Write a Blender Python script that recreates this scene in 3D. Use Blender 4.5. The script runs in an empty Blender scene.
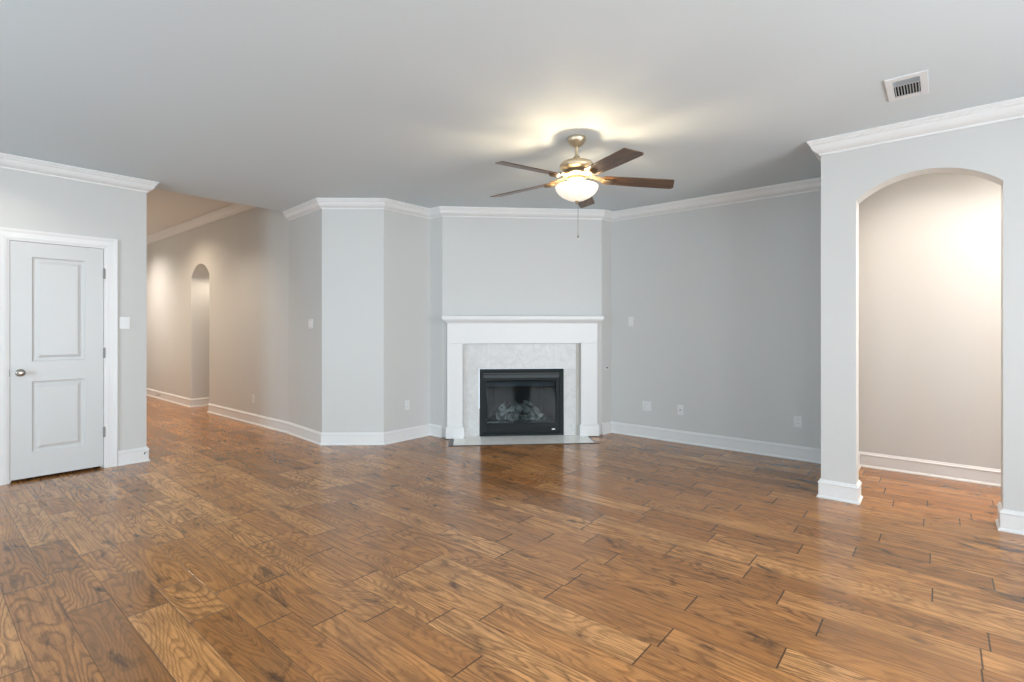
import bpy, bmesh, math, random
from mathutils import Vector, Matrix
S = bpy.context.scene
COL = S.collection
random.seed(7)

# ------------------------------------------------------------------ camera
CAM_Z = 1.30
cd = bpy.data.cameras.new('camera')
cam = bpy.data.objects.new('camera', cd); COL.objects.link(cam)
cd.sensor_width = 36; cd.sensor_fit = 'HORIZONTAL'
cd.lens = 36 * 510 / 1024
cd.shift_y = -12.5 / 1024
cd.clip_start = 0.02
cam.location = (0, 0, CAM_Z)
cam.rotation_euler = (math.radians(90), 0, math.radians(40 - 90))
S.camera = cam

# ------------------------------------------------------------------ world, daylight, exposure
S.view_settings.view_transform = 'Standard'
S.view_settings.look = 'None'
S.view_settings.gamma = 1
S.view_settings.use_curve_mapping = False
S.view_settings.exposure = 0.39
W = bpy.data.worlds.new('world'); S.world = W; W.use_nodes = True
bg = W.node_tree.nodes['Background']
bg.inputs['Color'].default_value = (0.72, 0.86, 1.0, 1)
bg.inputs['Strength'].default_value = 1.6

def area(name, loc, rot, sx, sy, power, color):
    l = bpy.data.lights.new(name, 'AREA'); l.shape = 'RECTANGLE'
    l.size = sx; l.size_y = sy; l.energy = power; l.color = color
    o = bpy.data.objects.new(name, l); COL.objects.link(o)
    o.location = loc; o.rotation_euler = rot
    return o
def spot(name, loc, power, color, angle, blend=0.6, rad=0.06, rot=(0, 0, 0)):
    l = bpy.data.lights.new(name, 'SPOT'); l.energy = power; l.color = color
    l.spot_size = math.radians(angle); l.spot_blend = blend; l.shadow_soft_size = rad
    o = bpy.data.objects.new(name, l); COL.objects.link(o); o.location = loc; o.rotation_euler = rot
    return o
def point(name, loc, power, color, rad):
    l = bpy.data.lights.new(name, 'POINT'); l.energy = power; l.color = color; l.shadow_soft_size = rad
    o = bpy.data.objects.new(name, l); COL.objects.link(o); o.location = loc
    return o
DAY = (0.95, 0.97, 1.0)
SKY = (0.70, 0.87, 1.0)
WARM = (1.0, 0.80, 0.60)
R90 = math.pi / 2
BACKY, WESTX = -2.7, -2.6
BACK_WIN = [(-2.0, -0.8), (-0.3, 1.1), (1.9, 3.3)]
WEST_WIN = [(-2.2, -1.0), (-0.3, 1.1), (2.6, 4.2)]
WZ0, WZ1 = 0.5, 2.35
for a, b, pw in [(*w, p) for w, p in zip(BACK_WIN, (75, 100, 115))]:      # daylight through the three windows behind the camera
    area('window_daylight', ((a+b)/2, BACKY-0.16, (WZ0+WZ1)/2), (R90, 0, 0), b-a, WZ1-WZ0, pw, DAY)
for a, b, pw in [(*w, p) for w, p in zip(WEST_WIN, (22, 45, 92))]:      # and through the three on the left-hand side
    area('window_daylight', (WESTX-0.16, (a+b)/2, (WZ0+WZ1)/2), (R90, 0, -R90), b-a, WZ1-WZ0, pw, SKY)
# recessed cans in hallway and arch passage, plus added fill spots without fixtures
spot('hall_can_and_fill', (2.05, 7.3, 3.04), 85, (1.0, 0.84, 0.68), 122, 0.9)  # added fill spot for the near hallway
spot('hall_can_and_fill', (2.15, 9.0, 3.04), 125, WARM, 150, 0.9)
spot('hall_can_and_fill', (2.05, 11.2, 3.04), 240, (1.0, 0.89, 0.78), 150, 0.9)
spot('niche_fill', (3.42, 9.09, 2.30), 12, (1.0, 0.86, 0.70), 150, rad=0.04)  # fill spot added to brighten the inside of the niche
spot('passage_can_and_fill', (4.98, 0.10, 2.73), 28, (1.0, 0.87, 0.76), 168)
spot('passage_can_and_fill', (4.98, -0.75, 2.73), 66, (1.0, 0.87, 0.76), 168)  # added fill for the lower passage wall
spot('passage_can_and_fill', (5.0, -1.80, 2.73), 170, (1.0, 0.88, 0.78), 165)  # added fill from out of view down the passage
# unseen fill spot added behind the camera, then the can by the door
spot('room_fill', (0.2, -1.3, 2.73), 35, (1.0, 0.86, 0.7), 140)
spot('entry_can', (0.30, 5.35, 2.73), 16, (1.0, 0.88, 0.76), 150)

# ------------------------------------------------------------------ node helpers
class NT:
    def __init__(s, name):
        s.m = bpy.data.materials.new(name); s.m.use_nodes = True
        s.t = s.m.node_tree; s.b = s.t.nodes['Principled BSDF']; s.out = s.t.nodes['Material Output']
    def n(s, typ, **kw):
        n = s.t.nodes.new(typ)
        for k, v in kw.items():
            if k.startswith('i_'): n.inputs[int(k[2:])].default_value = v
            else: setattr(n, k, v)
        return n
    def link(s, a, b): s.t.links.new(a, b)
    def put(s, node, idx, v):
        if hasattr(v, 'is_output'): s.link(v, node.inputs[idx])
        else: node.inputs[idx].default_value = v
    def m_(s, op, a, b=0.0, c=0.0):
        n = s.t.nodes.new('ShaderNodeMath'); n.operation = op
        s.put(n, 0, a); s.put(n, 1, b)
        if op in ('MULTIPLY_ADD', 'SMOOTH_MIN', 'COMPARE'): s.put(n, 2, c)
        return n.outputs[0]
    def mix(s, f, a, b, mode='MIX'):
        n = s.t.nodes.new('ShaderNodeMix'); n.data_type = 'RGBA'; n.blend_type = mode
        s.put(n, 0, f); s.put(n, 6, a); s.put(n, 7, b)
        return n.outputs[2]
    def xyz(s, x, y, z):
        n = s.t.nodes.new('ShaderNodeCombineXYZ'); s.put(n, 0, x); s.put(n, 1, y); s.put(n, 2, z)
        return n.outputs[0]
    def noise(s, vec, scale, detail=3, rough=0.5, dist=0.0):
        n = s.t.nodes.new('ShaderNodeTexNoise'); s.put(n, 'Vector', vec)
        n.inputs['Scale'].default_value = scale; n.inputs['Detail'].default_value = detail
        n.inputs['Roughness'].default_value = rough; n.inputs['Distortion'].default_value = dist
        return n.outputs[0]
    def white(s, vec):
        n = s.t.nodes.new('ShaderNodeTexWhiteNoise'); n.noise_dimensions = '3D'; s.put(n, 'Vector', vec)
        return n.outputs['Value'], n.outputs['Color']
    def ramp(s, fac, stops, interp='LINEAR'):
        n = s.t.nodes.new('ShaderNodeValToRGB'); n.color_ramp.interpolation = interp
        e = n.color_ramp.elements
        while len(e) < len(stops): e.new(0.5)
        for el, (p, c) in zip(e, stops):
            el.position = p; el.color = c if len(c) == 4 else (*c, 1)
        s.put(n, 0, fac)
        return n.outputs[0]
    def sstep(s, v, a, b):
        n = s.t.nodes.new('ShaderNodeMapRange'); n.interpolation_type = 'SMOOTHSTEP'
        s.put(n, 0, v); n.inputs[1].default_value = a; n.inputs[2].default_value = b
        return n.outputs[0]
    def bump(s, h, strength, dist):
        n = s.t.nodes.new('ShaderNodeBump'); n.inputs['Strength'].default_value = strength
        n.inputs['Distance'].default_value = dist; s.put(n, 'Height', h)
        s.link(n.outputs[0], s.b.inputs['Normal'])
    def coord(s):
        return s.t.nodes.new('ShaderNodeTexCoord').outputs['Object']

def simple(name, col, rough=0.5, metal=0.0, spec=0.5, bump=None, emis=None, var=None):
    N = NT(name)
    N.b.inputs['Base Color'].default_value = (*col, 1)
    N.b.inputs['Roughness'].default_value = rough
    N.b.inputs['Metallic'].default_value = metal
    N.b.inputs['Specular IOR Level'].default_value = spec
    c = N.coord()
    if var:
        f = N.noise(c, var[0], 3)
        N.link(N.mix(f, tuple(x*(1-var[1]) for x in col) + (1,), tuple(min(1, x*(1+var[1])) for x in col) + (1,)), N.b.inputs['Base Color'])
    if bump: N.bump(N.noise(c, bump[0], 4), bump[1], bump[2])
    if emis:
        N.b.inputs['Emission Color'].default_value = (*emis[0], 1)
        N.b.inputs['Emission Strength'].default_value = emis[1]
    return N.m

M = {}
M['wall'] = simple('wall_paint', (0.60, 0.60, 0.585), 0.45, bump=(90, 0.12, 0.002), spec=0.35, var=(0.8, 0.01))
M['hall_ceiling'] = simple('hall_ceiling_paint', (0.70, 0.69, 0.67), 0.85, bump=(60, 0.25, 0.003), spec=0.2)
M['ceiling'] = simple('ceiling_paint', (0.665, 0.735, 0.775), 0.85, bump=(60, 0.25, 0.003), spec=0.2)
M['trim'] = simple('white_trim_paint', (0.75, 0.75, 0.745), 0.36, var=(6, 0.01))
M['door'] = simple('white_door_paint', (0.61, 0.62, 0.615), 0.35, bump=(120, 0.04, 0.0006))
M['plastic'] = simple('white_plastic', (0.74, 0.745, 0.74), 0.3, var=(30, 0.01))
M['dark'] = simple('dark_void', (0.01, 0.01, 0.01), 0.9, bump=(40, 0.1, 0.001))
M['black'] = simple('black_enamel_metal', (0.016, 0.021, 0.022), 0.55, 0.0, spec=0.2, bump=(200, 0.05, 0.0004))
M['black_gloss'] = simple('black_gloss_panel', (0.006, 0.008, 0.009), 0.4, 0.0, spec=0.2, bump=(30, 0.03, 0.0004))
M['grey_metal'] = simple('dark_grey_metal', (0.045, 0.055, 0.058), 0.5, 0.1, bump=(150, 0.05, 0.0004))
M['nickel'] = simple('brushed_nickel', (0.40, 0.37, 0.33), 0.25, 1.0, bump=(220, 0.08, 0.0004))
M['fan_metal'] = simple('champagne_fan_metal', (0.56, 0.47, 0.34), 0.36, 0.85, bump=(180, 0.06, 0.0004))
M['lamp_metal'] = simple('fan_metal_dimmed', (0.27, 0.21, 0.14), 0.4, 0.85, bump=(180, 0.06, 0.0004))  # fan metal with a darkened colour, holds down bulb glare on nearby parts
M['hinge_metal'] = simple('satin_grey_hinge', (0.30, 0.30, 0.29), 0.55, 0.2, bump=(180, 0.06, 0.0004))
M['vent'] = simple('white_vent_metal', (0.74, 0.76, 0.78), 0.4, 0.0, var=(20, 0.02))
M['ember'] = simple('ember_bed', (0.16, 0.155, 0.15), 0.9, bump=(60, 1.0, 0.02), var=(70, 0.9))
M['badge'] = simple('silver_badge', (0.7, 0.7, 0.7), 0.3, 0.6, var=(90, 0.1))
M['hearth_trim'] = simple('dark_wood_edging', (0.05, 0.035, 0.025), 0.35, bump=(60, 0.2, 0.001), var=(30, 0.3))
M['reveal'] = simple('beige_return', (0.52, 0.49, 0.44), 0.5, var=(10, 0.04))

def mk_tile(name, base, vein):
    N = NT(name); c = N.coord()
    n1 = N.noise(c, 3.0, 6, 0.6, 1.5)
    n2 = N.noise(c, 11.0, 5, 0.6, 0.8)
    v = N.m_('ABSOLUTE', N.m_('SUBTRACT', n1, 0.5))
    v = N.m_('SUBTRACT', 1.0, N.sstep(v, 0.0, 0.05))
    k = N.m_('MULTIPLY', v, N.sstep(n2, 0.4, 0.65))
    col = N.mix(k, (*base, 1), (*vein, 1))
    col = N.mix(N.sstep(n2, 0.3, 0.75), col, tuple(x*0.90 for x in base)+(1,))
    N.link(col, N.b.inputs['Base Color']); N.b.inputs['Roughness'].default_value = 0.3
    N.bump(n2, 0.03, 0.001)
    return N.m
M['tile'] = mk_tile('pale_marble_tile', (0.66, 0.66, 0.65), (0.50, 0.49, 0.475))
M['hearth'] = mk_tile('hearth_marble', (0.90, 0.89, 0.85), (0.80, 0.78, 0.74))

def mk_floor():
    N = NT('hickory_planks'); c = N.coord()
    sp = N.n('ShaderNodeSeparateXYZ'); N.link(c, sp.inputs[0])
    v, u = sp.outputs[0], sp.outputs[1]
    PW = 0.1667
    rv = N.m_('DIVIDE', N.m_('SUBTRACT', v, 0.143), PW)
    row = N.m_('FLOOR', rv); fv = N.m_('FRACT', rv)
    w1, wc = N.white(N.xyz(row, 3.7, 0.0))
    w2, _ = N.white(N.xyz(row, 9.1, 5.0))
    L = N.m_('MULTIPLY_ADD', w1, 0.35, 0.62)
    t = N.m_('DIVIDE', N.m_('MULTIPLY_ADD', w2, 9.0, u), L)
    ph = N.m_('MULTIPLY_ADD', t, 2.33, N.m_('MULTIPLY', w1, 40.0))
    t = N.m_('MULTIPLY_ADD', N.m_('SINE', ph), 0.2575, t)
    pl = N.m_('FLOOR', t); ft = N.m_('FRACT', t)
    pv, pc = N.white(N.xyz(row, pl, 1.3))
    pv2, _ = N.white(N.xyz(row, pl, 8.9))
    pv3, _ = N.white(N.xyz(pl, row, 4.4))
    ev = N.m_('MULTIPLY', N.m_('MINIMUM', fv, N.m_('SUBTRACT', 1.0, fv)), PW)
    et = N.m_('DIVIDE', N.m_('MULTIPLY', N.m_('MINIMUM', ft, N.m_('SUBTRACT', 1.0, ft)), L), N.m_('MULTIPLY_ADD', N.m_('COSINE', ph), 0.60, 1.0))
    # grain space: stretched along the plank, offset per plank
    gu = N.m_('MULTIPLY_ADD', pv, 57.0, u); gz = N.m_('MULTIPLY', pv2, 91.0)
    gv = N.m_('MULTIPLY_ADD', pv3, 13.0, v)
    big = N.noise(N.xyz(N.m_('MULTIPLY', gv, 4.6), N.m_('MULTIPLY', gu, 0.8), gz), 1.0, 2.0, 0.40, 0.25)
    wob = N.noise(N.xyz(N.m_('MULTIPLY', gv, 40.0), N.m_('MULTIPLY', gu, 14.0), gz), 1.0, 3, 0.6)
    ringv = N.m_('MULTIPLY_ADD', wob, 0.85, N.m_('MULTIPLY', big, N.m_('MULTIPLY_ADD', pv3, 18.0, 20.0)))
    ring = N.m_('FRACT', ringv)
    line = N.m_('MULTIPLY', N.sstep(ring, 0.35, 0.80), N.m_('SUBTRACT', 1.0, N.sstep(ring, 0.80, 1.0)))
    fib = N.noise(N.xyz(N.m_('MULTIPLY', gv, 150.0), N.m_('MULTIPLY', gu, 5.0), gz), 1.0, 4, 0.7)
    fib2 = N.noise(N.xyz(N.m_('MULTIPLY', gv, 45.0), N.m_('MULTIPLY', gu, 1.6), gz), 1.0, 4, 0.6, 0.4)
    mott = N.noise(N.xyz(N.m_('MULTIPLY', gv, 7.0), N.m_('MULTIPLY', gu, 3.0), gz), 1.0, 4, 0.6, 0.3)
    smud = N.noise(N.xyz(N.m_('MULTIPLY', gv, 9.0), N.m_('MULTIPLY', gu, 3.6), N.m_('ADD', gz, 40.0)), 1.0, 4, 0.6, 0.6)
    base = N.ramp(pv, [(0.0, (0.340, 0.145, 0.045)), (0.25, (0.450, 0.190, 0.056)), (0.5, (0.530, 0.232, 0.072)),
                       (0.75, (0.610, 0.280, 0.092)), (1.0, (0.700, 0.350, 0.130))])
    base = N.mix(N.m_('MULTIPLY', N.sstep(mott, 0.35, 0.70), 0.60), base, (0.290, 0.135, 0.050, 1))
    base = N.mix(N.m_('MULTIPLY', N.sstep(fib2, 0.42, 0.68), 0.60), base, (0.210, 0.095, 0.035, 1))
    lw = N.m_('MULTIPLY', line, N.m_('MULTIPLY_ADD', pv2, 0.40, 0.30))
    base = N.mix(lw, base, (0.110, 0.048, 0.018, 1))
    base = N.mix(N.m_('MULTIPLY', N.sstep(fib, 0.50, 0.70), 0.62), base, (0.120, 0.054, 0.021, 1))
    base = N.mix(N.m_('MULTIPLY', N.sstep(smud, 0.57, 0.74), 0.80), base, (0.040, 0.024, 0.015, 1))
    gapv = N.m_('SUBTRACT', 1.0, N.sstep(ev, 0.0006, 0.0022))
    gapt = N.m_('SUBTRACT', 1.0, N.sstep(et, 0.0015, 0.0045))
    gap = N.m_('MAXIMUM', N.m_('MULTIPLY', gapv, 0.8), gapt)
    base = N.mix(N.m_('MULTIPLY', gap, 0.85), base, (0.020, 0.011, 0.006, 1))
    N.link(base, N.b.inputs['Base Color'])
    r = N.m_('MULTIPLY_ADD', mott, 0.14, 0.10)
    r = N.m_('ADD', r, N.m_('MULTIPLY', line, 0.05))
    N.link(r, N.b.inputs['Roughness'])
    N.b.inputs['Specular IOR Level'].default_value = 0.5
    scrape = N.noise(N.xyz(N.m_('MULTIPLY', gv, 16.0), N.m_('MULTIPLY', gu, 2.6), gz), 1.0, 2, 0.5, 0.3)
    h = N.m_('MULTIPLY', scrape, 1.0)
    h = N.m_('SUBTRACT', h, N.m_('MULTIPLY', line, 0.06))
    h = N.m_('SUBTRACT', h, N.m_('MULTIPLY', fib, 0.12))
    edge = N.m_('SUBTRACT', 1.0, N.sstep(N.m_('MINIMUM', ev, et), 0.0, 0.006))
    h = N.m_('SUBTRACT', h, N.m_('MULTIPLY', edge, 0.9))
    N.bump(h, 0.35, 0.0022)
    return N.m
M['floor'] = mk_floor()

def mk_wood(name, dark, light, rough):
    N = NT(name); c = N.coord()
    sp = N.n('ShaderNodeSeparateXYZ'); N.link(c, sp.inputs[0])
    g = N.xyz(N.m_('MULTIPLY', sp.outputs[0], 4.0), N.m_('MULTIPLY', sp.outputs[1], 60.0), sp.outputs[2])
    n1 = N.noise(g, 1.0, 4, 0.6, 0.4)
    N.link(N.mix(N.sstep(n1, 0.3, 0.7), (*dark, 1), (*light, 1)), N.b.inputs['Base Color'])
    N.b.inputs['Roughness'].default_value = rough
    N.bump(n1, 0.1, 0.0006)
    return N.m
M['blade'] = mk_wood('walnut_blade', (0.060, 0.031, 0.014), (0.150, 0.078, 0.036), 0.32)

def mk_liner():
    N = NT('firebrick_liner'); c = N.coord()
    b = N.n('ShaderNodeTexBrick'); N.link(N.t.nodes.new('ShaderNodeTexCoord').outputs['Generated'], b.inputs['Vector'])
    b.inputs['Scale'].default_value = 6
    b.inputs['Color1'].default_value = (0.055, 0.055, 0.055, 1); b.inputs['Color2'].default_value = (0.085, 0.082, 0.08, 1)
    b.inputs['Mortar'].default_value = (0.02, 0.02, 0.02, 1)
    N.link(b.outputs[0], N.b.inputs['Base Color']); N.b.inputs['Roughness'].default_value = 0.85
    return N.m
M['liner'] = mk_liner()

def mk_log():
    N = NT('ceramic_log'); c = N.coord()
    n1 = N.noise(c, 9.0, 5, 0.65, 0.8)
    N.link(N.ramp(n1, [(0.34, (0.03, 0.026, 0.022)), (0.46, (0.20, 0.17, 0.14)), (0.62, (0.62, 0.58, 0.52))]), N.b.inputs['Base Color'])
    N.b.inputs['Roughness'].default_value = 0.9
    N.bump(N.noise(c, 30.0, 5, 0.7), 0.8, 0.01)
    return N.m
M['log'] = mk_log()

def mk_glass(name, tint, refl):
    N = NT(name); t = N.t
    tr = t.nodes.new('ShaderNodeBsdfTransparent'); tr.inputs[0].default_value = (*tint, 1)
    gl = t.nodes.new('ShaderNodeBsdfGlossy'); gl.inputs['Roughness'].default_value = 0.03
    fr = t.nodes.new('ShaderNodeFresnel'); fr.inputs[0].default_value = refl
    c = N.coord(); n = N.noise(c, 2.0, 2)
    f = N.m_('MULTIPLY', fr.outputs[0], N.m_('MULTIPLY_ADD', n, 0.2, 0.9))
    mx = t.nodes.new('ShaderNodeMixShader')
    N.link(f, mx.inputs[0]); N.link(tr.outputs[0], mx.inputs[1]); N.link(gl.outputs[0], mx.inputs[2])
    N.link(mx.outputs[0], N.out.inputs[0])
    return N.m
M['fire_glass'] = mk_glass('fireplace_glass', (0.66, 0.72, 0.75), 1.22)
M['pane'] = mk_glass('window_glass', (0.97, 0.98, 0.98), 1.3)

def mk_bowl():
    N = NT('lit_alabaster_glass'); c = N.coord()
    n = N.noise(c, 9.0, 4, 0.6, 1.2)
    N.b.inputs['Base Color'].default_value = (0.85, 0.78, 0.66, 1)
    N.b.inputs['Roughness'].default_value = 0.35
    N.link(N.mix(N.sstep(n, 0.35, 0.65), (1.0, 0.88, 0.66, 1), (1.0, 0.95, 0.82, 1)), N.b.inputs['Emission Color'])
    N.link(N.m_('MULTIPLY_ADD', n, 0.6, 0.12), N.b.inputs['Emission Strength'])
    return N.m
M['bowl'] = mk_bowl()

# ------------------------------------------------------------------ mesh helpers
def bm_new(): return bmesh.new()
def bx(bm, x0, x1, y0, y1, z0, z1, mtx=None):
    vs = [bm.verts.new((x, y, z)) for z in (z0, z1) for x, y in ((x0, y0), (x1, y0), (x1, y1), (x0, y1))]
    for f in ((0, 3, 2, 1), (4, 5, 6, 7), (0, 1, 5, 4), (1, 2, 6, 5), (2, 3, 7, 6), (3, 0, 4, 7)):
        bm.faces.new([vs[i] for i in f])
    if mtx is not None:
        for q in vs: q.co = mtx @ q.co
    return vs
def lathe(bm, prof, seg=32, mtx=None, cap=True):
    rings = []
    for r, z in prof:
        if r < 1e-6: rings.append([bm.verts.new((0, 0, z))])
        else: rings.append([bm.verts.new((r*math.cos(2*math.pi*i/seg), r*math.sin(2*math.pi*i/seg), z)) for i in range(seg)])
    for a, b in zip(rings, rings[1:]):
        for i in range(seg):
            j = (i+1) % seg
            if len(a) == 1 and len(b) == 1: continue
            if len(a) == 1: bm.faces.new((a[0], b[j], b[i]))
            elif len(b) == 1: bm.faces.new((a[i], a[j], b[0]))
            else: bm.faces.new((a[i], a[j], b[j], b[i]))
    if cap:
        if len(rings[0]) > 1: bm.faces.new(rings[0][::-1])
        if len(rings[-1]) > 1: bm.faces.new(rings[-1])
    if mtx is not None:
        for r in rings:
            for q in r: q.co = mtx @ q.co
def tube(bm, pts, rad, seg=8):
    pts = [Vector(p) for p in pts]; rings = []
    for i, p in enumerate(pts):
        d = (pts[min(i+1, len(pts)-1)] - pts[max(i-1, 0)]).normalized()
        up = Vector((0, 0, 1)) if abs(d.z) < 0.9 else Vector((1, 0, 0))
        a = d.cross(up).normalized(); b = d.cross(a)
        r = rad[i] if isinstance(rad, (list, tuple)) else rad
        rings.append([bm.verts.new(p + a*r*math.cos(2*math.pi*k/seg) + b*r*math.sin(2*math.pi*k/seg)) for k in range(seg)])
    for a, b in zip(rings, rings[1:]):
        for k in range(seg): bm.faces.new((a[k], a[(k+1) % seg], b[(k+1) % seg], b[k]))
    bm.faces.new(rings[0][::-1]); bm.faces.new(rings[-1])
def obj(name, bm, mat, parent=None, kind=None, smooth=False, bevel=0.0, mtx=None):
    bmesh.ops.recalc_face_normals(bm, faces=bm.faces[:])
    me = bpy.data.meshes.new(name); bm.to_mesh(me); bm.free()
    me.materials.append(M[mat] if isinstance(mat, str) else mat)
    if smooth:
        for p in me.polygons: p.use_smooth = True
        me.set_sharp_from_angle(angle=math.radians(40))
    o = bpy.data.objects.new(name, me); COL.objects.link(o)
    if parent is not None: o.parent = parent
    if mtx is not None: o.matrix_local = mtx
    if kind: o['kind'] = kind
    if bevel:
        b = o.modifiers.new('bevel', 'BEVEL'); b.width = bevel; b.segments = 2; b.limit_method = 'ANGLE'
    return o
def thing(name, label, cat, loc=(0, 0, 0), rotz=0.0, group=None):
    o = bpy.data.objects.new(name, None); COL.objects.link(o)
    o.location = loc; o.rotation_euler = (0, 0, rotz); o.empty_display_size = 0.1
    o['label'] = label; o['category'] = cat
    if group: o['group'] = group
    return o

def arch_z(s, s0, s1, zs, rise):
    c = (s1-s0)/2; R = (c*c + rise*rise)/(2*rise)
    return zs + rise - R + math.sqrt(max(0, R*R - (s-(s0+s1)/2)**2))
def wall(name, p0, p1, z1, thick=0.12, opens=(), mat='wall', z0=0.0, parent=None):
    """A wall whose room face runs p0->p1 with the room on the right; it thickens to the left.
    opens: (s0, s1, sill, head, rise) along the face."""
    p0 = Vector((*p0, 0)); p1 = Vector((*p1, 0)); d = p1-p0; Ln = d.length; d.normalize()
    nrm = Vector((-d.y, d.x, 0))
    mt = Matrix(((d.x, nrm.x, 0, p0.x), (d.y, nrm.y, 0, p0.y), (0, 0, 1, 0), (0, 0, 0, 1)))
    bm = bm_new(); s = 0.0
    for (a, b, sill, head, rise) in sorted(opens):
        if a > s: bx(bm, s, a, 0, thick, z0, z1, mt)
        if sill > z0: bx(bm, a, b, 0, thick, z0, sill, mt)
        if rise:
            n = 28
            for i in range(n):
                s_a = a + (b-a)*i/n; s_b = a + (b-a)*(i+1)/n
                za, zb = arch_z(s_a, a, b, head, rise), arch_z(s_b, a, b, head, rise)
                v = [bm.verts.new(mt @ Vector(q)) for q in ((s_a, 0, za), (s_b, 0, zb), (s_b, 0, z1), (s_a, 0, z1),
                                                        (s_a, thick, za), (s_b, thick, zb), (s_b, thick, z1), (s_a, thick, z1))]
                for f in ((0, 1, 2, 3), (7, 6, 5, 4), (0, 4, 5, 1), (3, 2, 6, 7)): bm.faces.new([v[k] for k in f])
        else:
            bx(bm, a, b, 0, thick, head, z1, mt)
        s = b
    if s < Ln: bx(bm, s, Ln, 0, thick, z0, z1, mt)
    bmesh.ops.remove_doubles(bm, verts=bm.verts[:], dist=1e-5)
    return obj(name, bm, mat, parent, 'structure')

BASE = [(0, 0), (0.026, 0), (0.026, 0.007), (0.020, 0.016), (0.015, 0.019), (0.015, 0.108), (0.019, 0.112), (0.019, 0.118), (0.012, 0.126), (0.008, 0.136), (0, 0.138)]
CROWN = [(0, -0.106), (0.010, -0.106), (0.013, -0.094), (0.020, -0.090), (0.032, -0.083), (0.045, -0.070), (0.054, -0.054), (0.060, -0.038), (0.070, -0.031), (0.070, -0.024), (0.076, -0.016), (0.082, -0.012), (0.082, 0), (0, 0)]
def runs(path, prof, zref, names, closed_ends=True):
    """One moulding object per segment of path (room on the right), mitred at every corner."""
    P = [Vector((*p, 0)) for p in path]
    def right(i): d = (P[i+1]-P[i]).normalized(); return Vector((d.y, -d.x, 0))
    mit = []
    for i in range(len(P)):
        if i == 0: mit.append(right(0))
        elif i == len(P)-1: mit.append(right(i-1))
        else:
            a, b = right(i-1), right(i); m = (a+b).normalized(); mit.append(m / max(0.2, m.dot(a)))
    for i, nm in enumerate(names):
        if nm is None: continue
        bm = bm_new(); e = []
        for k in (i, i+1):
            e.append([bm.verts.new(P[k] + mit[k]*o + Vector((0, 0, zref+z))) for o, z in prof])
        n = len(prof)
        for j in range(n): bm.faces.new((e[0][j], e[0][(j+1) % n], e[1][(j+1) % n], e[1][j]))
        bm.faces.new(e[0]); bm.faces.new(e[1][::-1])
        obj(nm, bm, 'trim', None, 'structure')

# ------------------------------------------------------------------ the room shell
H = 2.74; HH = 3.05
A_, B_, C_, D_, E_, G_ = (3.00, 5.29), (3.45, 4.77), (4.13, 4.77), (4.13, 4.55), (5.50, 3.18), (5.69, 3.15)
EDGE = 6.20
PX, PT = 4.55, 0.16       # arch wall face and thickness
PY = 0.704                # its end
AY0, AY1 = 0.478, -0.312  # the archway
DIV = 0.11
EASTX = 5.81

bm = bm_new(); bx(bm, WESTX-0.2, 6.0, BACKY-0.2, 13.7, -0.1, 0)
obj('floor', bm, 'floor', None, 'structure')
bm = bm_new(); bx(bm, WESTX-0.2, 6.0, BACKY-0.2, EDGE, H, H+0.45)
obj('ceiling', bm, 'ceiling', None, 'structure')
bm = bm_new(); bx(bm, WESTX-0.2, 4.2, EDGE, 13.7, HH, HH+0.14)
obj('ceiling', bm, 'hall_ceiling', None, 'structure')

DX0, DX1, DH = 0.57, 1.194, 2.04
wall('wall_left', (WESTX, 5.97), (1.53, 5.97), HH, 0.12, [(DX0-0.022-WESTX, DX1+0.022-WESTX, 0, DH+0.022, 0)])
wall('wall_hall_left', (1.53, 6.0), (1.53, 13.5), HH, 0.12)
wall('wall_hall_end', (1.41, 13.5), (3.2, 13.5), HH, 0.12)
NY0, NY1 = 9.48, 8.70
wall('wall_hall_right', (3.05, 13.5), (3.05, 8.40), HH, 0.75, [(13.5-NY0, 13.5-NY1, 0, 2.14, 0.20)])
bm = bm_new(); bx(bm, 3.72, 3.80, 8.6, 9.6, 0, HH); obj('wall_niche', bm, 'wall', None, 'structure')
wall('wall_hall_near', (3.05, 8.40), (3.075, EDGE), HH, 0.12)
wall('wall_corner', (3.075, EDGE), A_, H, 0.12)
wall('wall_diagonal', A_, B_, H, 0.12)
wall('wall_alcove', B_, C_, H, 0.12)
wall('wall_chimney_left', C_, D_, H, 0.02)
wall('wall_chimney_right', E_, G_, H, 0.02)
# the chimney face, with the opening that takes tile and firebox (local u 0..1.937)
FL = (Vector(E_)-Vector(D_)).length
wall('wall_chimney', D_, E_, H, 0.05, [(FL/2-0.72, FL/2+0.70, 0, 1.125, 0)])
wall('wall_right', G_, (5.69, PY), H, 0.12)
wall('wall_pillar', (EASTX, PY), (PX+PT-0.01, PY), H, DIV)
wall('wall_arch', (PX, PY), (PX, BACKY), H, PT, [(PY-AY0, PY-AY1, 0, 2.255, 0.15)])
wall('wall_passage', (EASTX, PY-DIV), (EASTX, BACKY), H, 0.1)
bo = [(4.55-b, 4.55-a, WZ0, WZ1, 0) for a, b in BACK_WIN]
wall('wall_back', (4.55, BACKY), (WESTX, BACKY), H, 0.12, bo)
wall('wall_back_passage', (6.0, BACKY), (4.55, BACKY), H, 0.12)
wo = [(a-BACKY, b-BACKY, WZ0, WZ1, 0) for a, b in WEST_WIN]
wall('wall_west', (WESTX, BACKY), (WESTX, 6.09), H, 0.12, wo)

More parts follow.
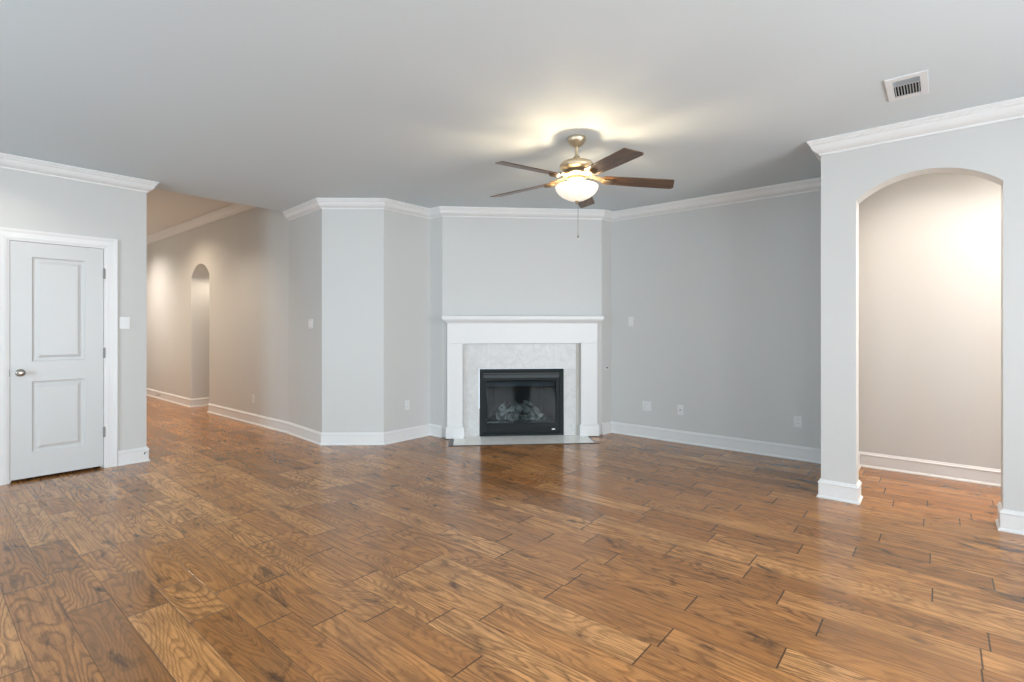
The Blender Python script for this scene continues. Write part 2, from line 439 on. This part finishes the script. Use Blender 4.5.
def window(n, c, rz, w):
    root_bm = bm_new(); z0, z1 = WZ0, WZ1
    for x0, x1, a, b in ((-w/2, -w/2+0.06, z0, z1), (w/2-0.06, w/2, z0, z1), (-w/2+0.06, w/2-0.06, z1-0.06, z1), (-w/2+0.06, w/2-0.06, z0, z0+0.06), (-w/2+0.06, w/2-0.06, (z0+z1)/2-0.025, (z0+z1)/2+0.025)):
        bx(root_bm, x0, x1, -0.10, -0.04, a, b)
    o = obj('window_%d' % n, root_bm, 'trim', None, 'structure')
    o.location = (*c, 0); o.rotation_euler = (0, 0, rz)
    bm = bm_new(); bx(bm, -w/2+0.06, w/2-0.06, -0.075, -0.07, z0+0.06, z1-0.06)
    obj('pane', bm, 'pane', o)
for i, (a, b) in enumerate(BACK_WIN): window(i+1, ((a+b)/2, BACKY), 0, b-a)
for i, (a, b) in enumerate(WEST_WIN): window(i+4, (WESTX, (a+b)/2), -R90, b-a)

# mouldings
CW = 0.105
runs([(WESTX, 5.97), (DX0-CW, 5.97)], BASE, 0, ['baseboard_left'])
runs([(DX1+CW, 5.97), (1.53, 5.97), (1.53, 13.5), (3.05, 13.5), (3.05, NY0), (3.72, NY0)], BASE, 0,
     ['baseboard_door_side', 'baseboard_hall_left', 'baseboard_hall_end', 'baseboard_hall_far', 'baseboard_niche_far'])
runs([(3.72, NY1), (3.05, NY1), (3.05, 8.40), (3.075, EDGE), A_, B_, C_, D_, (4.13+0.012, 4.55-0.012)], BASE, 0,
     ['baseboard_niche_near', 'baseboard_niche_corner', 'baseboard_hall_right', 'baseboard_corner', 'baseboard_diagonal', 'baseboard_alcove', 'baseboard_chimney_left', None])
runs([(5.50-0.012, 3.18+0.012), E_, G_, (5.69, PY), (PX, PY), (PX, AY0), (PX+PT, AY0), (PX+PT, PY-DIV), (EASTX, PY-DIV), (EASTX, BACKY)], BASE, 0,
     [None, 'baseboard_chimney_right', 'baseboard_right', 'baseboard_pillar_back', 'baseboard_pillar_front', 'baseboard_pillar_inner', 'baseboard_pillar_rear', 'baseboard_divider', 'baseboard_passage'])
runs([(PX+PT, BACKY), (PX+PT, AY1), (PX, AY1), (PX, BACKY), (WESTX, BACKY), (WESTX, 5.97)], BASE, 0,
     ['baseboard_arch_rear', 'baseboard_arch_inner', 'baseboard_arch_front', 'baseboard_back', 'baseboard_west'])
runs([(WESTX, 5.97), (1.53, 5.97), (1.53, EDGE)], CROWN, H, ['trim_1', 'trim_2'])
runs([(3.075, EDGE), A_, B_, C_, D_, E_, G_, (5.69, PY), (PX, PY), (PX, BACKY), (WESTX, BACKY), (WESTX, 5.97)], CROWN, H,
     ['trim_%d' % k for k in range(3, 14)])
runs([(1.53, EDGE), (1.53, 13.5), (3.05, 13.5), (3.05, 8.40), (3.075, EDGE)], CROWN, HH, ['trim_14', 'trim_15', 'trim_16', 'trim_17'])

# ------------------------------------------------------------------ door with casing
def door_build():
    bm = bm_new()
    # jamb lining the opening
    for x0, x1, z0, z1 in ((DX0-0.022, DX0-0.003, 0, DH+0.022), (DX1+0.003, DX1+0.022, 0, DH+0.022), (DX0-0.003, DX1+0.003, DH+0.003, DH+0.022)):
        bx(bm, x0, x1, 5.968, 6.09, z0, z1)
    for x0, x1, z0, z1 in ((DX0-0.003, DX0+0.010, 0, DH+0.003), (DX1-0.010, DX1+0.003, 0, DH+0.003), (DX0+0.010, DX1-0.010, DH-0.010, DH+0.003)):
        bx(bm, x0, x1, 6.012, 6.045, z0, z1)
    frame = obj('door_1', bm, 'trim', None, 'structure')
    # casing, stepped profile (offset from the opening, thickness), mitred
    prof = [(0.0, 0.0), (0.0, 0.010), (0.018, 0.013), (0.020, 0.009), (0.050, 0.012), (0.066, 0.017), (0.083, 0.020), (0.085, 0.0)]
    bm = bm_new()
    a0, a1, zt = DX0-0.018, DX1+0.018, DH+0.018
    st = []
    for (x, z, dx, dz) in ((a0, 0, -1, 0), (a0, zt, -1, 1), (a1, zt, 1, 1), (a1, 0, 1, 0)):
        st.append([bm.verts.new((x+dx*o, 5.97-t, z+dz*o)) for o, t in prof])
    for p, q in zip(st, st[1:]):
        for k in range(len(prof)-1): bm.faces.new((p[k], p[k+1], q[k+1], q[k]))
    bm.faces.new(st[0]); bm.faces.new(st[-1])
    obj('door_casing', bm, 'trim', frame)
    # slab with two raised panels
    x0, x1, z0, z1 = DX0, DX1, 0.022, DH; yf, yb = 5.974, 6.009
    xs = [x0, 0.705, 1.062, x1]; zs = [z0, 0.235, 0.845, 1.015, 1.915, z1]
    bm = bm_new(); V = {}
    def vv(x, y, z):
        k = (round(x, 5), round(y, 5), round(z, 5))
        if k not in V: V[k] = bm.verts.new((x, y, z))
        return V[k]
    for i in range(3):
        for j in range(5):
            xa, xb, za, zb = xs[i], xs[i+1], zs[j], zs[j+1]
            if i == 1 and j in (1, 3):
                rings = [(0, 0), (0.006, 0.007), (0.016, 0.011), (0.030, 0.011), (0.052, 0.002), (0.056, 0.0015)]
                prev = None
                for ins, dep in rings:
                    cur = [vv(xa+ins, yf+dep, za+ins), vv(xb-ins, yf+dep, za+ins), vv(xb-ins, yf+dep, zb-ins), vv(xa+ins, yf+dep, zb-ins)]
                    if prev:
                        for k in range(4): bm.faces.new((prev[k], prev[(k+1) % 4], cur[(k+1) % 4], cur[k]))
                    prev = cur
                bm.faces.new(prev)
            else:
                bm.faces.new((vv(xa, yf, za), vv(xb, yf, za), vv(xb, yf, zb), vv(xa, yf, zb)))
    bm.faces.new((vv(x0, yb, z0), vv(x0, yb, z1), vv(x1, yb, z1), vv(x1, yb, z0)))
    for j in range(5):
        pass
    bm.faces.new([vv(x0, yb, z0), vv(x0, yb, z1)] + [vv(x0, yf, z) for z in zs[::-1]])
    bm.faces.new([vv(x1, yb, z0), vv(x1, yb, z1)] + [vv(x1, yf, z) for z in zs[::-1]])
    bm.faces.new([vv(x0, yb, z0), vv(x1, yb, z0)] + [vv(x, yf, z0) for x in xs[::-1]])
    bm.faces.new([vv(x0, yb, z1), vv(x1, yb, z1)] + [vv(x, yf, z1) for x in xs[::-1]])
    slab = obj('door_slab', bm, 'door', frame)
    # knob with rose
    bm = bm_new()
    mt = Matrix.Translation((0.632, yf, 0.925)) @ Matrix.Rotation(R90, 4, 'X')
    lathe(bm, [(0.032, 0), (0.032, 0.004), (0.026, 0.010), (0.012, 0.014), (0.011, 0.030), (0.018, 0.034), (0.027, 0.044), (0.029, 0.054), (0.024, 0.063), (0.012, 0.067), (0, 0.068)], 28, mt)
    k = obj('door_knob', bm, 'nickel', slab, smooth=True); k['label'] = 'brushed nickel round door knob'
    bm = bm_new(); bx(bm, DX0-0.006, DX0+0.0, 5.966, 5.975, 0.895, 0.955)
    obj('strike_plate', bm, 'hinge_metal', frame)
    for z in (1.809, 1.071, 0.334):
        bm = bm_new()
        lathe(bm, [(0.0065, -0.045), (0.0065, 0.045)], 12, Matrix.Translation((DX1+0.004, 5.964, z)))
        lathe(bm, [(0.0045, 0.045), (0.006, 0.048), (0.003, 0.053), (0, 0.054)], 12, Matrix.Translation((DX1+0.004, 5.964, z)))
        bx(bm, DX1-0.004, DX1+0.014, 5.9675, 5.9705, z-0.045, z+0.045)
        hg = obj('hinge', bm, 'hinge_metal', frame, smooth=True); hg['label'] = 'grey metal door hinge'
    bm = bm_new(); bx(bm, DX0-0.3, DX1+0.3, 6.5, 6.55, 0, 2.3)
    bx(bm, DX0-0.35, DX0-0.3, 6.09, 6.5, 0, 2.3); bx(bm, DX1+0.16, DX1+0.20, 6.09, 6.5, 0, 2.3); bx(bm, DX0-0.3, DX1+0.16, 6.09, 6.5, 2.25, 2.3)
    obj('wall_dark_box', bm, 'dark', None, 'structure')  # unseen black box added so the gap under the door stays dark
door_build()

# ------------------------------------------------------------------ fireplace (local: x along the wall, -y out into the room)
s2 = math.sqrt(0.5)
FC = ((D_[0]+E_[0])/2-0.006, (D_[1]+E_[1])/2+0.006)
ROT = -math.pi/4
def fireplace():
    t = thing('fireplace_mantel', 'white painted fireplace mantel with square pilasters and a moulded shelf, pale marble inside', 'fireplace', (*FC, 0), ROT)
    # shelf: stacked mouldings as a profile swept round three sides
    prof = [(0.0, 1.360), (0.012, 1.360), (0.016, 1.372), (0.030, 1.380), (0.044, 1.396), (0.050, 1.402), (0.050, 1.408), (0.062, 1.412), (0.062, 1.444), (0.056, 1.449), (0.0, 1.449)]
    bm = bm_new(); hw = 0.900; fd = 0.10
    st = []
    for (x, y, dx, dy) in ((-hw, -0.001, -1, 0), (-hw, -fd, -1, -1), (hw, -fd, 1, -1), (hw, -0.001, 1, 0)):
        st.append([bm.verts.new((x+dx*o, y+dy*o, z)) for o, z in prof])
    n = len(prof)
    for p, q in zip(st, st[1:]):
        for k in range(n-1): bm.faces.new((p[k], p[k+1], q[k+1], q[k]))
    bm.faces.new([st[i][0] for i in range(4)]); bm.faces.new([st[i][n-1] for i in range(4)])
    bm.faces.new(st[0] ); bm.faces.new(st[3])
    obj('mantel_shelf', bm, 'trim', t)
    bm = bm_new(); bx(bm, -hw, hw, -fd, -0.001, 1.122, 1.362); obj('frieze', bm, 'trim', t, bevel=0.002)
    for sx in (-1, 1):
        bm = bm_new(); x0, x1 = (-hw, -0.718) if sx < 0 else (0.700, 0.900)
        bx(bm, x0, x1, -fd+0.003, 0.035, 0.15, 1.1215)
        obj('pilaster', bm, 'trim', t, bevel=0.002)
        bm = bm_new()
        bx(bm, x0-0.018, x1+0.018, -fd-0.018, -0.001, 0.0065, 0.138)
        bx(bm, x0-0.010, x1+0.010, -fd-0.010, -0.001, 0.138, 0.152)
        obj('plinth', bm, 'trim', t, bevel=0.003)
    # marble surround: header and two legs with grout joints
    sy0, sy1 = -0.016, -0.004
    for nm, x0, x1, z0, z1 in (('surround_slab', -0.716, -0.4138, 0.8165, 1.1215), ('surround_slab', -0.4130, 0.3856, 0.8165, 1.1215), ('surround_slab', 0.3864, 0.698, 0.8165, 1.1215),
                               ('surround_slab', -0.716, -0.524, 0.0065, 0.8157), ('surround_slab', 0.505, 0.698, 0.0065, 0.8157)):
        bm = bm_new(); bx(bm, x0, x1, sy0, sy1, z0, z1); obj(nm, bm, 'tile', t, bevel=0.001)
    bm = bm_new(); bx(bm, 0.657, 0.6985, -0.030, sy0-0.001, 0.0065, 1.121)
    r = obj('side_return', bm, 'reveal', t); r['label'] = 'beige vertical filler strip beside the marble'
    # firebox insert: its own thing
    f = thing('gas_fireplace_insert', 'black gas fireplace insert with glass front and white charred ceramic logs', 'fireplace insert', (FC[0]-0.030*s2, FC[1]-0.030*s2, 0), ROT)
    bm = bm_new(); X0, X1, Z0, Z1 = -0.518, 0.502, 0.0065, 0.812; yo = 0.008; yi = 0.028
    for a, b, c, d in ((X0, X0+0.045, Z0, Z1), (X1-0.045, X1, Z0, Z1), (X0+0.045, X1-0.045, Z1-0.028, Z1), (X0+0.045, X1-0.045, Z0, Z0+0.026)):
        bx(bm, a, b, yo, 0.05, c, d)
    obj('outer_frame', bm, 'black', f, bevel=0.002)
    bm = bm_new()
    bx(bm, X0+0.047, X1-0.047, 0.012, 0.040, 0.750, 0.762)
    bx(bm, X0+0.047, X1-0.047, 0.020, 0.045, 0.728, 0.741)
    bx(bm, X0+0.047, X1-0.047, 0.034, 0.048, 0.700, 0.728)
    obj('louver', bm, 'grey_metal', f, bevel=0.001)
    GX0, GX1, GZ0, GZ1 = -0.437, 0.408, 0.160, 0.674
    bm = bm_new()
    for a, b, c, d in ((X0+0.045, GX0, 0.052, 0.704), (GX1, X1-0.045, 0.052, 0.704), (GX0, GX1, GZ1, 0.704)):
        bx(bm, a, b, 0.020, 0.048, c, d)
    obj('door_frame', bm, 'black', f, bevel=0.002)
    bm = bm_new(); bx(bm, GX0, GX1, 0.026, 0.040, 0.052, GZ0); obj('lower_panel', bm, 'black_gloss', f, bevel=0.002)
    bm = bm_new(); bx(bm, 0.362, 0.398, 0.024, 0.0262, 0.072, 0.084); b = obj('badge', bm, 'badge', f); b['label'] = 'small silver badge'
    bm = bm_new(); bx(bm, GX0, GX1, 0.034, 0.038, GZ0, GZ1); obj('glass_front', bm, 'fire_glass', f)
    for a, b, c, d in ((X0+0.04, X1-0.04, 0.01, 0.16), (X0+0.04, X1-0.04, 0.675, 0.80), (X0+0.04, -0.438, 0.161, 0.674), (0.409, X1-0.04, 0.161, 0.674)):
        bm = bm_new(); bx(bm, a, b, 0.0405, 0.049, c, d); obj('backing_panel', bm, 'black', f)
    # liner
    bm = bm_new()
    q = [Vector(p) for p in ((GX0-0.01, 0.05), (GX1+0.01, 0.05), (0.30, 0.45), (-0.33, 0.45))]
    def wl(a, b):
        v = [bm.verts.new((a.x, a.y, 0.10)), bm.verts.new((b.x, b.y, 0.10)), bm.verts.new((b.x, b.y, 0.72)), bm.verts.new((a.x, a.y, 0.72))]; bm.faces.new(v)
    wl(q[0], q[3]); wl(q[3], q[2]); wl(q[2], q[1])
    for z in (0.10, 0.72): bm.faces.new([bm.verts.new((p.x, p.y, z)) for p in q])
    bmesh.ops.remove_doubles(bm, verts=bm.verts[:], dist=1e-5)
    obj('brick_liner', bm, 'liner', f)
    bm = bm_new(); bx(bm, GX0, GX1, 0.055, 0.10, 0.595, 0.66); obj('heat_baffle', bm, 'grey_metal', f, bevel=0.004)
    # ember bed as a bumpy sheet with thickness
    bm = bm_new(); nx, ny = 46, 14; g = []
    rnd = random.Random(3)
    for j in range(ny):
        y = 0.056 + 0.36*j/(ny-1); k = (y-0.05)/0.4
        xa, xb = GX0+0.01+(0.10*k), GX1-0.01-(0.10*k)
        g.append([bm.verts.new((xa+(xb-xa)*i/(nx-1), y, 0.165+0.018*rnd.random()+0.02*k)) for i in range(nx)])
    for j in range(ny-1):
        for i in range(nx-1): bm.faces.new((g[j][i], g[j][i+1], g[j+1][i+1], g[j+1][i]))
    e = obj('ember_bed', bm, 'ember', f); e['kind'] = 'stuff'
    s = e.modifiers.new('thick', 'SOLIDIFY'); s.thickness = 0.03
    def log(pts, rads, seed):
        r = random.Random(seed); bm = bm_new(); P = [Vector(p) for p in pts]
        N = 14; path = []; rr = []
        for i in range(N):
            tt = i/(N-1)*(len(P)-1); k = min(int(tt), len(P)-2); u = tt-k
            path.append(P[k].lerp(P[k+1], u)+Vector((0, 0, 0.008*(r.random()-0.5)))); rr.append((rads[k]*(1-u)+rads[k+1]*u)*(0.85+0.3*r.random()))
        rr[0] *= 0.7; rr[-1] *= 0.6
        tube(bm, path, rr, 12)
        for v in bm.verts: v.co += Vector((r.random()-.5, r.random()-.5, r.random()-.5))*0.012
        o = obj('log', bm, 'log', f, smooth=True)
        sd = o.modifiers.new('sub', 'SUBSURF'); sd.levels = 1; sd.render_levels = 2
    log([(-0.31, 0.16, 0.22), (-0.17, 0.12, 0.225), (0.0, 0.13, 0.22)], [0.06, 0.055, 0.05], 1)
    log([(-0.02, 0.11, 0.21), (0.14, 0.12, 0.225), (0.27, 0.17, 0.215)], [0.045, 0.055, 0.05], 2)
    log([(-0.24, 0.28, 0.25), (0.02, 0.29, 0.30), (0.22, 0.28, 0.25)], [0.06, 0.065, 0.055], 3)
    log([(-0.30, 0.15, 0.24), (-0.23, 0.22, 0.32), (-0.15, 0.28, 0.37)], [0.045, 0.04, 0.032], 4)
    log([(0.20, 0.13, 0.25), (0.13, 0.20, 0.33), (0.04, 0.27, 0.385)], [0.045, 0.04, 0.030], 5)
    log([(-0.02, 0.14, 0.27), (-0.04, 0.22, 0.33), (-0.08, 0.28, 0.38)], [0.035, 0.035, 0.028], 6)
    log([(-0.16, 0.10, 0.20), (-0.05, 0.09, 0.205), (0.08, 0.09, 0.20)], [0.03, 0.035, 0.03], 8)
    # hearth
    h = thing('hearth', 'thin pale marble hearth slab with dark wood edging on the floor before the fireplace', 'hearth', (*FC, 0), ROT)
    bm = bm_new(); bx(bm, -0.820, 0.775, -0.455, -0.002, 0.0004, 0.006); obj('hearth_slab', bm, 'hearth', h, bevel=0.002)
    bm = bm_new()
    o = [(-0.875, -0.473), (0.830, -0.473)]
    bx(bm, -0.875, 0.830, -0.478, -0.4555, 0.0004, 0.006)
    bx(bm, -0.875, -0.8205, -0.455, -0.125, 0.0004, 0.006)
    bx(bm, 0.7755, 0.790, -0.455, -0.125, 0.0004, 0.006)
    obj('edging', bm, 'hearth_trim', h, bevel=0.002)
fireplace()
# small gas key valve on the chimney return
kv = thing('gas_key_valve', 'small dark round gas key valve on the wall right of the mantel', 'valve', (5.590, 3.1645, 0.815))
bm = bm_new(); lathe(bm, [(0.026, 0), (0.026, 0.003), (0.018, 0.006), (0.0, 0.006)], 24, Matrix.Rotation(R90, 4, 'X')); obj('escutcheon', bm, 'plastic', kv, smooth=True)
bm = bm_new(); lathe(bm, [(0.011, 0.006), (0.011, 0.012), (0, 0.012)], 16, Matrix.Rotation(R90, 4, 'X')); o = obj('key_socket', bm, 'dark', kv, smooth=True); o['label'] = 'dark key socket'

# ------------------------------------------------------------------ ceiling fan
def fan():
    FX, FY = 3.26, 2.098
    t = thing('ceiling_fan', 'five blade ceiling fan with dark walnut blades, champagne metal body and lit glass bowl', 'ceiling fan', (FX, FY, 2.74))
    def L(name, prof, mat, par=t, seg=40, cap=True):
        bm = bm_new(); lathe(bm, prof, seg, None, cap); return obj(name, bm, mat, par, smooth=True)
    L('canopy', [(0.068, -0.0005), (0.070, -0.012), (0.066, -0.030), (0.050, -0.052), (0.030, -0.068), (0.018, -0.074)], 'fan_metal')
    L('downrod', [(0.0125, -0.07), (0.0125, -0.165)], 'fan_metal', seg=20)
    L('rod_collar', [(0.018, -0.140), (0.028, -0.152), (0.030, -0.168), (0.040, -0.176)], 'fan_metal')
    L('motor_housing', [(0.03, -0.172), (0.075, -0.178), (0.110, -0.190), (0.127, -0.208), (0.130, -0.222), (0.122, -0.238), (0.100, -0.252), (0.078, -0.262), (0.078, -0.272)], 'fan_metal')
    L('motor_ring', [(0.078, -0.266), (0.105, -0.272), (0.108, -0.284), (0.092, -0.296), (0.070, -0.300), (0.070, -0.318)], 'lamp_metal')
    L('light_fitter', [(0.060, -0.304), (0.066, -0.318), (0.060, -0.330), (0.020, -0.338), (0.010, -0.350), (0.010, -0.474)], 'lamp_metal')
    zb = -0.308
    angs = [3.6, 75.6, 147.6, 219.6, 291.6]
    iron_me = blade_me = None
    for k, a in enumerate(angs):
        # angles measured from the camera's right towards away
        ang = math.radians(a - 50)
        mt = Matrix.Rotation(ang, 4, 'Z')
        if k == 0:
            bm = bm_new()
            # bracket arm: flat tapering bar that dips and rises, then an oval medallion
            pts = [(0.085, -0.284), (0.12, -0.292), (0.16, -0.305), (0.205, -0.310)]
            wd = [0.022, 0.030, 0.040, 0.046]; st = []
            for (x, z), w in zip(pts, wd):
                st.append([bm.verts.new((x, -w, z)), bm.verts.new((x, w, z)), bm.verts.new((x, w, z-0.008)), bm.verts.new((x, -w, z-0.008))])
            for p, q in zip(st, st[1:]):
                for j in range(4): bm.faces.new((p[j], p[(j+1) % 4], q[(j+1) % 4], q[j]))
            bm.faces.new(st[0]); bm.faces.new(st[-1])
            lathe(bm, [(0.034, -0.319), (0.038, -0.326), (0.030, -0.337), (0.014, -0.341), (0, -0.342)], 28, Matrix.Translation((0.235, 0, 0)) @ Matrix.Diagonal((1.35, 0.85, 1, 1)))
            iron = obj('blade_bracket', bm, 'lamp_metal', t, smooth=True, mtx=mt); iron_me = iron.data
            bm = bm_new()
            out = [(0.195, -0.050), (0.215, -0.058), (0.45, -0.066), (0.715, -0.071), (0.728, -0.066), (0.760, 0.040), (0.757, 0.055), (0.740, 0.066), (0.45, 0.066), (0.215, 0.058), (0.195, 0.050)]
            top = [bm.verts.new((x, y, 0.0035)) for x, y in out]; bot = [bm.verts.new((x, y, -0.0035)) for x, y in out]
            bm.faces.new(top); bm.faces.new(bot[::-1])
            for j in range(len(out)):
                j2 = (j+1) % len(out); bm.faces.new((top[j], bot[j], bot[j2], top[j2]))
            blade = obj('blade', bm, 'blade', t, bevel=0.0015); blade_me = blade.data
        else:
            iron = bpy.data.objects.new('blade_bracket', iron_me); COL.objects.link(iron); iron.parent = t; iron.matrix_local = mt
            blade = bpy.data.objects.new('blade', blade_me); COL.objects.link(blade); blade.parent = t
            b = blade.modifiers.new('bevel', 'BEVEL'); b.width = 0.0015; b.segments = 2; b.limit_method = 'ANGLE'
        blade.matrix_local = mt @ Matrix.Translation((0, 0, zb)) @ Matrix.Rotation(math.radians(2.6), 4, 'Y') @ Matrix.Rotation(math.radians(-12), 4, 'X')
    # glass bowl, open at the top
    prof = [(0.157, -0.365), (0.162, -0.371), (0.157, -0.393), (0.139, -0.421), (0.107, -0.447), (0.063, -0.469), (0.020, -0.479), (0.0, -0.480)]
    inner = [(0.0, -0.476), (0.060, -0.465), (0.103, -0.443), (0.135, -0.418), (0.153, -0.392), (0.156, -0.371)]
    bm = bm_new(); lathe(bm, prof + inner, 56, None, False)
    bmesh.ops.remove_doubles(bm, verts=bm.verts[:], dist=1e-6)
    obj('glass_bowl', bm, 'bowl', t, smooth=True)
    bm = bm_new(); lathe(bm, [(0.009, -0.471), (0.016, -0.479), (0.010, -0.487), (0.013, -0.493), (0.006, -0.501), (0, -0.503)], 20); obj('finial', bm, 'fan_metal', t, smooth=True)
    # pull chains
    cx, cy = 0.012, -0.004
    bm = bm_new(); tube(bm, [(cx, cy, -0.480), (cx, cy, -0.735)], 0.0016, 6)
    for i in range(50): lathe(bm, [(0, 0.0024), (0.0022, 0.0008), (0.0022, -0.0008), (0, -0.0024)], 6, Matrix.Translation((cx, cy, -0.484-i*0.005)))
    ch = obj('pull_chain', bm, 'nickel', t)
    bm = bm_new(); lathe(bm, [(0.0, -0.733), (0.006, -0.738), (0.008, -0.750), (0.006, -0.766), (0, -0.770)], 14, Matrix.Translation((cx, cy, 0))); obj('chain_pull', bm, 'nickel', ch, smooth=True)
    # the three bulbs in the open bowl
    for a in (205.6, 133.6, 277.6):
        r = 0.085; x, y = r*math.cos(math.radians(a)), r*math.sin(math.radians(a))
        bm = bm_new(); lathe(bm, [(0.0, -0.411), (0.010, -0.412), (0.016, -0.416), (0.016, -0.420), (0.010, -0.425), (0, -0.426)], 16, Matrix.Translation((x, y, 0)))
        obj('bulb', bm, 'bowl', t, smooth=True)
        point('fan_bulb', (FX+x*1.0, FY+y*1.0, 2.74-0.396), 6.8, (1.0, 0.78, 0.50), 0.02)
fan()

# ------------------------------------------------------------------ ceiling register
def vent():
    t = thing('ceiling_vent', 'white rectangular air register with louvered slats on the ceiling near the arch', 'vent', (3.83, 0.15, 2.74))
    hx, hy = 0.178, 0.098; ix, iy = 0.128, 0.062
    bm = bm_new(); zt, zb = -0.0005, -0.008
    for a, b, c, d in ((-hx, hx, iy, hy), (-hx, hx, -hy, -iy), (-hx, -ix, -iy, iy), (ix, hx, -iy, iy)): bx(bm, a, b, c, d, zb, zt)
    bx(bm, -0.050, -0.044, -iy, iy, -0.007, -0.001)
    obj('vent_frame', bm, 'vent', t, bevel=0.002)
    bm = bm_new(); bx(bm, -ix, ix, -iy, iy, -0.0012, -0.0006); obj('duct_dark_sheet', bm, 'dark', t)  # flat black sheet, paints in the darkness behind the slats
    for i in range(4):
        bm = bm_new(); mt = Matrix.Translation((-0.118+0.020*i, 0, -0.005)) @ Matrix.Rotation(math.radians(-52), 4, 'Y')
        bx(bm, -0.008, 0.008, -iy, iy, -0.0006, 0.0006, mt); obj('slat', bm, 'vent', t)
    for i in range(9):
        bm = bm_new(); mt = Matrix.Translation((0, -0.055+0.01375*i, -0.0055)) @ Matrix.Rotation(math.radians(58), 4, 'X')
        bx(bm, -0.044, ix, -0.0045, 0.0045, -0.0005, 0.0005, mt); obj('slat', bm, 'vent', t)
vent()

# ------------------------------------------------------------------ switches and outlets (local: plate in xz, -y out)
def plate(name, label, cat, loc, rz, gangs, kinds, group=None, w=None):
    t = thing(name, label, cat, loc, rz, group)
    w = w or 0.070 + 0.046*(gangs-1)
    bm = bm_new(); bx(bm, -w/2, w/2, -0.006, 0, -0.057, 0.057); obj('cover_plate', bm, 'plastic', t, bevel=0.003)
    for g, kd in enumerate(kinds):
        x = (g-(gangs-1)/2)*0.046
        if kd == 'toggle':
            bm = bm_new(); bx(bm, x-0.0055, x+0.0055, -0.0075, -0.006, -0.012, 0.012)
            bx(bm, x-0.004, x+0.004, -0.016, -0.006, 0.0, 0.008, None); obj('toggle', bm, 'plastic', t, bevel=0.001)
        elif kd == 'rocker':
            bm = bm_new(); bx(bm, x-0.0165, x+0.0165, -0.0085, -0.006, -0.033, 0.033); obj('rocker', bm, 'plastic', t, bevel=0.001)
        elif kd == 'duplex':
            for dz in (-0.0195, 0.0195):
                bm = bm_new(); lathe(bm, [(0.0165, 0), (0.0165, 0.0018), (0, 0.0018)], 24, Matrix.Translation((x, -0.006, dz)) @ Matrix.Rotation(R90, 4, 'X')); rc = obj('receptacle', bm, 'plastic', t)
                bm = bm_new()
                for dx in (-0.0065, 0.0065): bx(bm, x+dx-0.001, x+dx+0.001, -0.0082, -0.0078, dz-0.002, dz+0.006)
                obj('slots', bm, 'dark', rc)
        elif kd == 'coax':
            bm = bm_new(); lathe(bm, [(0.0065, 0.006), (0.0065, 0.012), (0.0045, 0.013), (0.0045, 0.018), (0, 0.018)], 16, Matrix.Translation((x, 0, 0)) @ Matrix.Rotation(R90, 4, 'X')); o = obj('coax_jack', bm, 'grey_metal', t); o['label'] = 'dark coax jack'
    return t
plate('light_switch', 'square-edged white switch plate on the wall right of the white door', 'light switch', (1.354, 5.970, 1.353), 0, 1, ['rocker'], w=0.084)
plate('light_switch', 'white switch plate on the hallway wall near the left corner', 'light switch', (3.0225, 5.573, 1.352), -R90+math.radians(-4.7), 2, ['rocker', 'rocker'])
plate('light_switch', 'single white switch plate high on the wall right of the fireplace', 'light switch', (5.690, 2.882, 1.385), -R90, 1, ['toggle'])
plate('wall_outlet', 'faint white outlet low on the hallway wall between niche and corner', 'outlet', (3.0635, 7.174, 0.342), -R90+math.radians(0.65), 1, ['duplex'])
plate('wall_outlet', 'white outlet low on the narrow wall left of the fireplace', 'outlet', (3.776, 4.770, 0.406), 0, 1, ['duplex'])
plate('wall_outlet', 'white double outlet plate low on the right wall, nearest the fireplace', 'outlet', (5.690, 2.674, 0.376), -R90, 2, ['duplex', 'rocker'])
plate('cable_jack', 'white cable plate with one dark jack low on the right wall', 'cable jack', (5.690, 2.266, 0.371), -R90, 1, ['coax'])
plate('wall_outlet', 'white outlet low on the right wall beside the pillar', 'outlet', (5.690, 1.077, 0.379), -R90, 1, ['duplex'])
ds = thing('door_stop', 'small round metal door stop on the baseboard end right of the white door', 'door stop', (1.516, 5.955, 0.080))
bm = bm_new(); lathe(bm, [(0.012, 0), (0.012, 0.004), (0.006, 0.008), (0.005, 0.022)], 18, Matrix.Rotation(R90, 4, 'X')); obj('stop_base', bm, 'grey_metal', ds, smooth=True)
bm = bm_new(); lathe(bm, [(0.008, 0.022), (0.010, 0.026), (0.009, 0.036), (0, 0.038)], 18, Matrix.Rotation(R90, 4, 'X')); obj('rubber_tip', bm, 'plastic', ds, smooth=True)
# spring stop at the far end of the hallway
ds = thing('door_stop', 'thin dark spring door stop on the far hallway baseboard', 'door stop', (3.035, 11.0, 0.075))
bm = bm_new(); tube(bm, [(-0.002, 0, 0), (-0.075, 0, 0)], 0.005, 10); obj('spring', bm, 'grey_metal', ds)
bm = bm_new(); tube(bm, [(-0.075, 0, 0), (-0.088, 0, 0)], 0.008, 10); obj('rubber_tip', bm, 'plastic', ds)
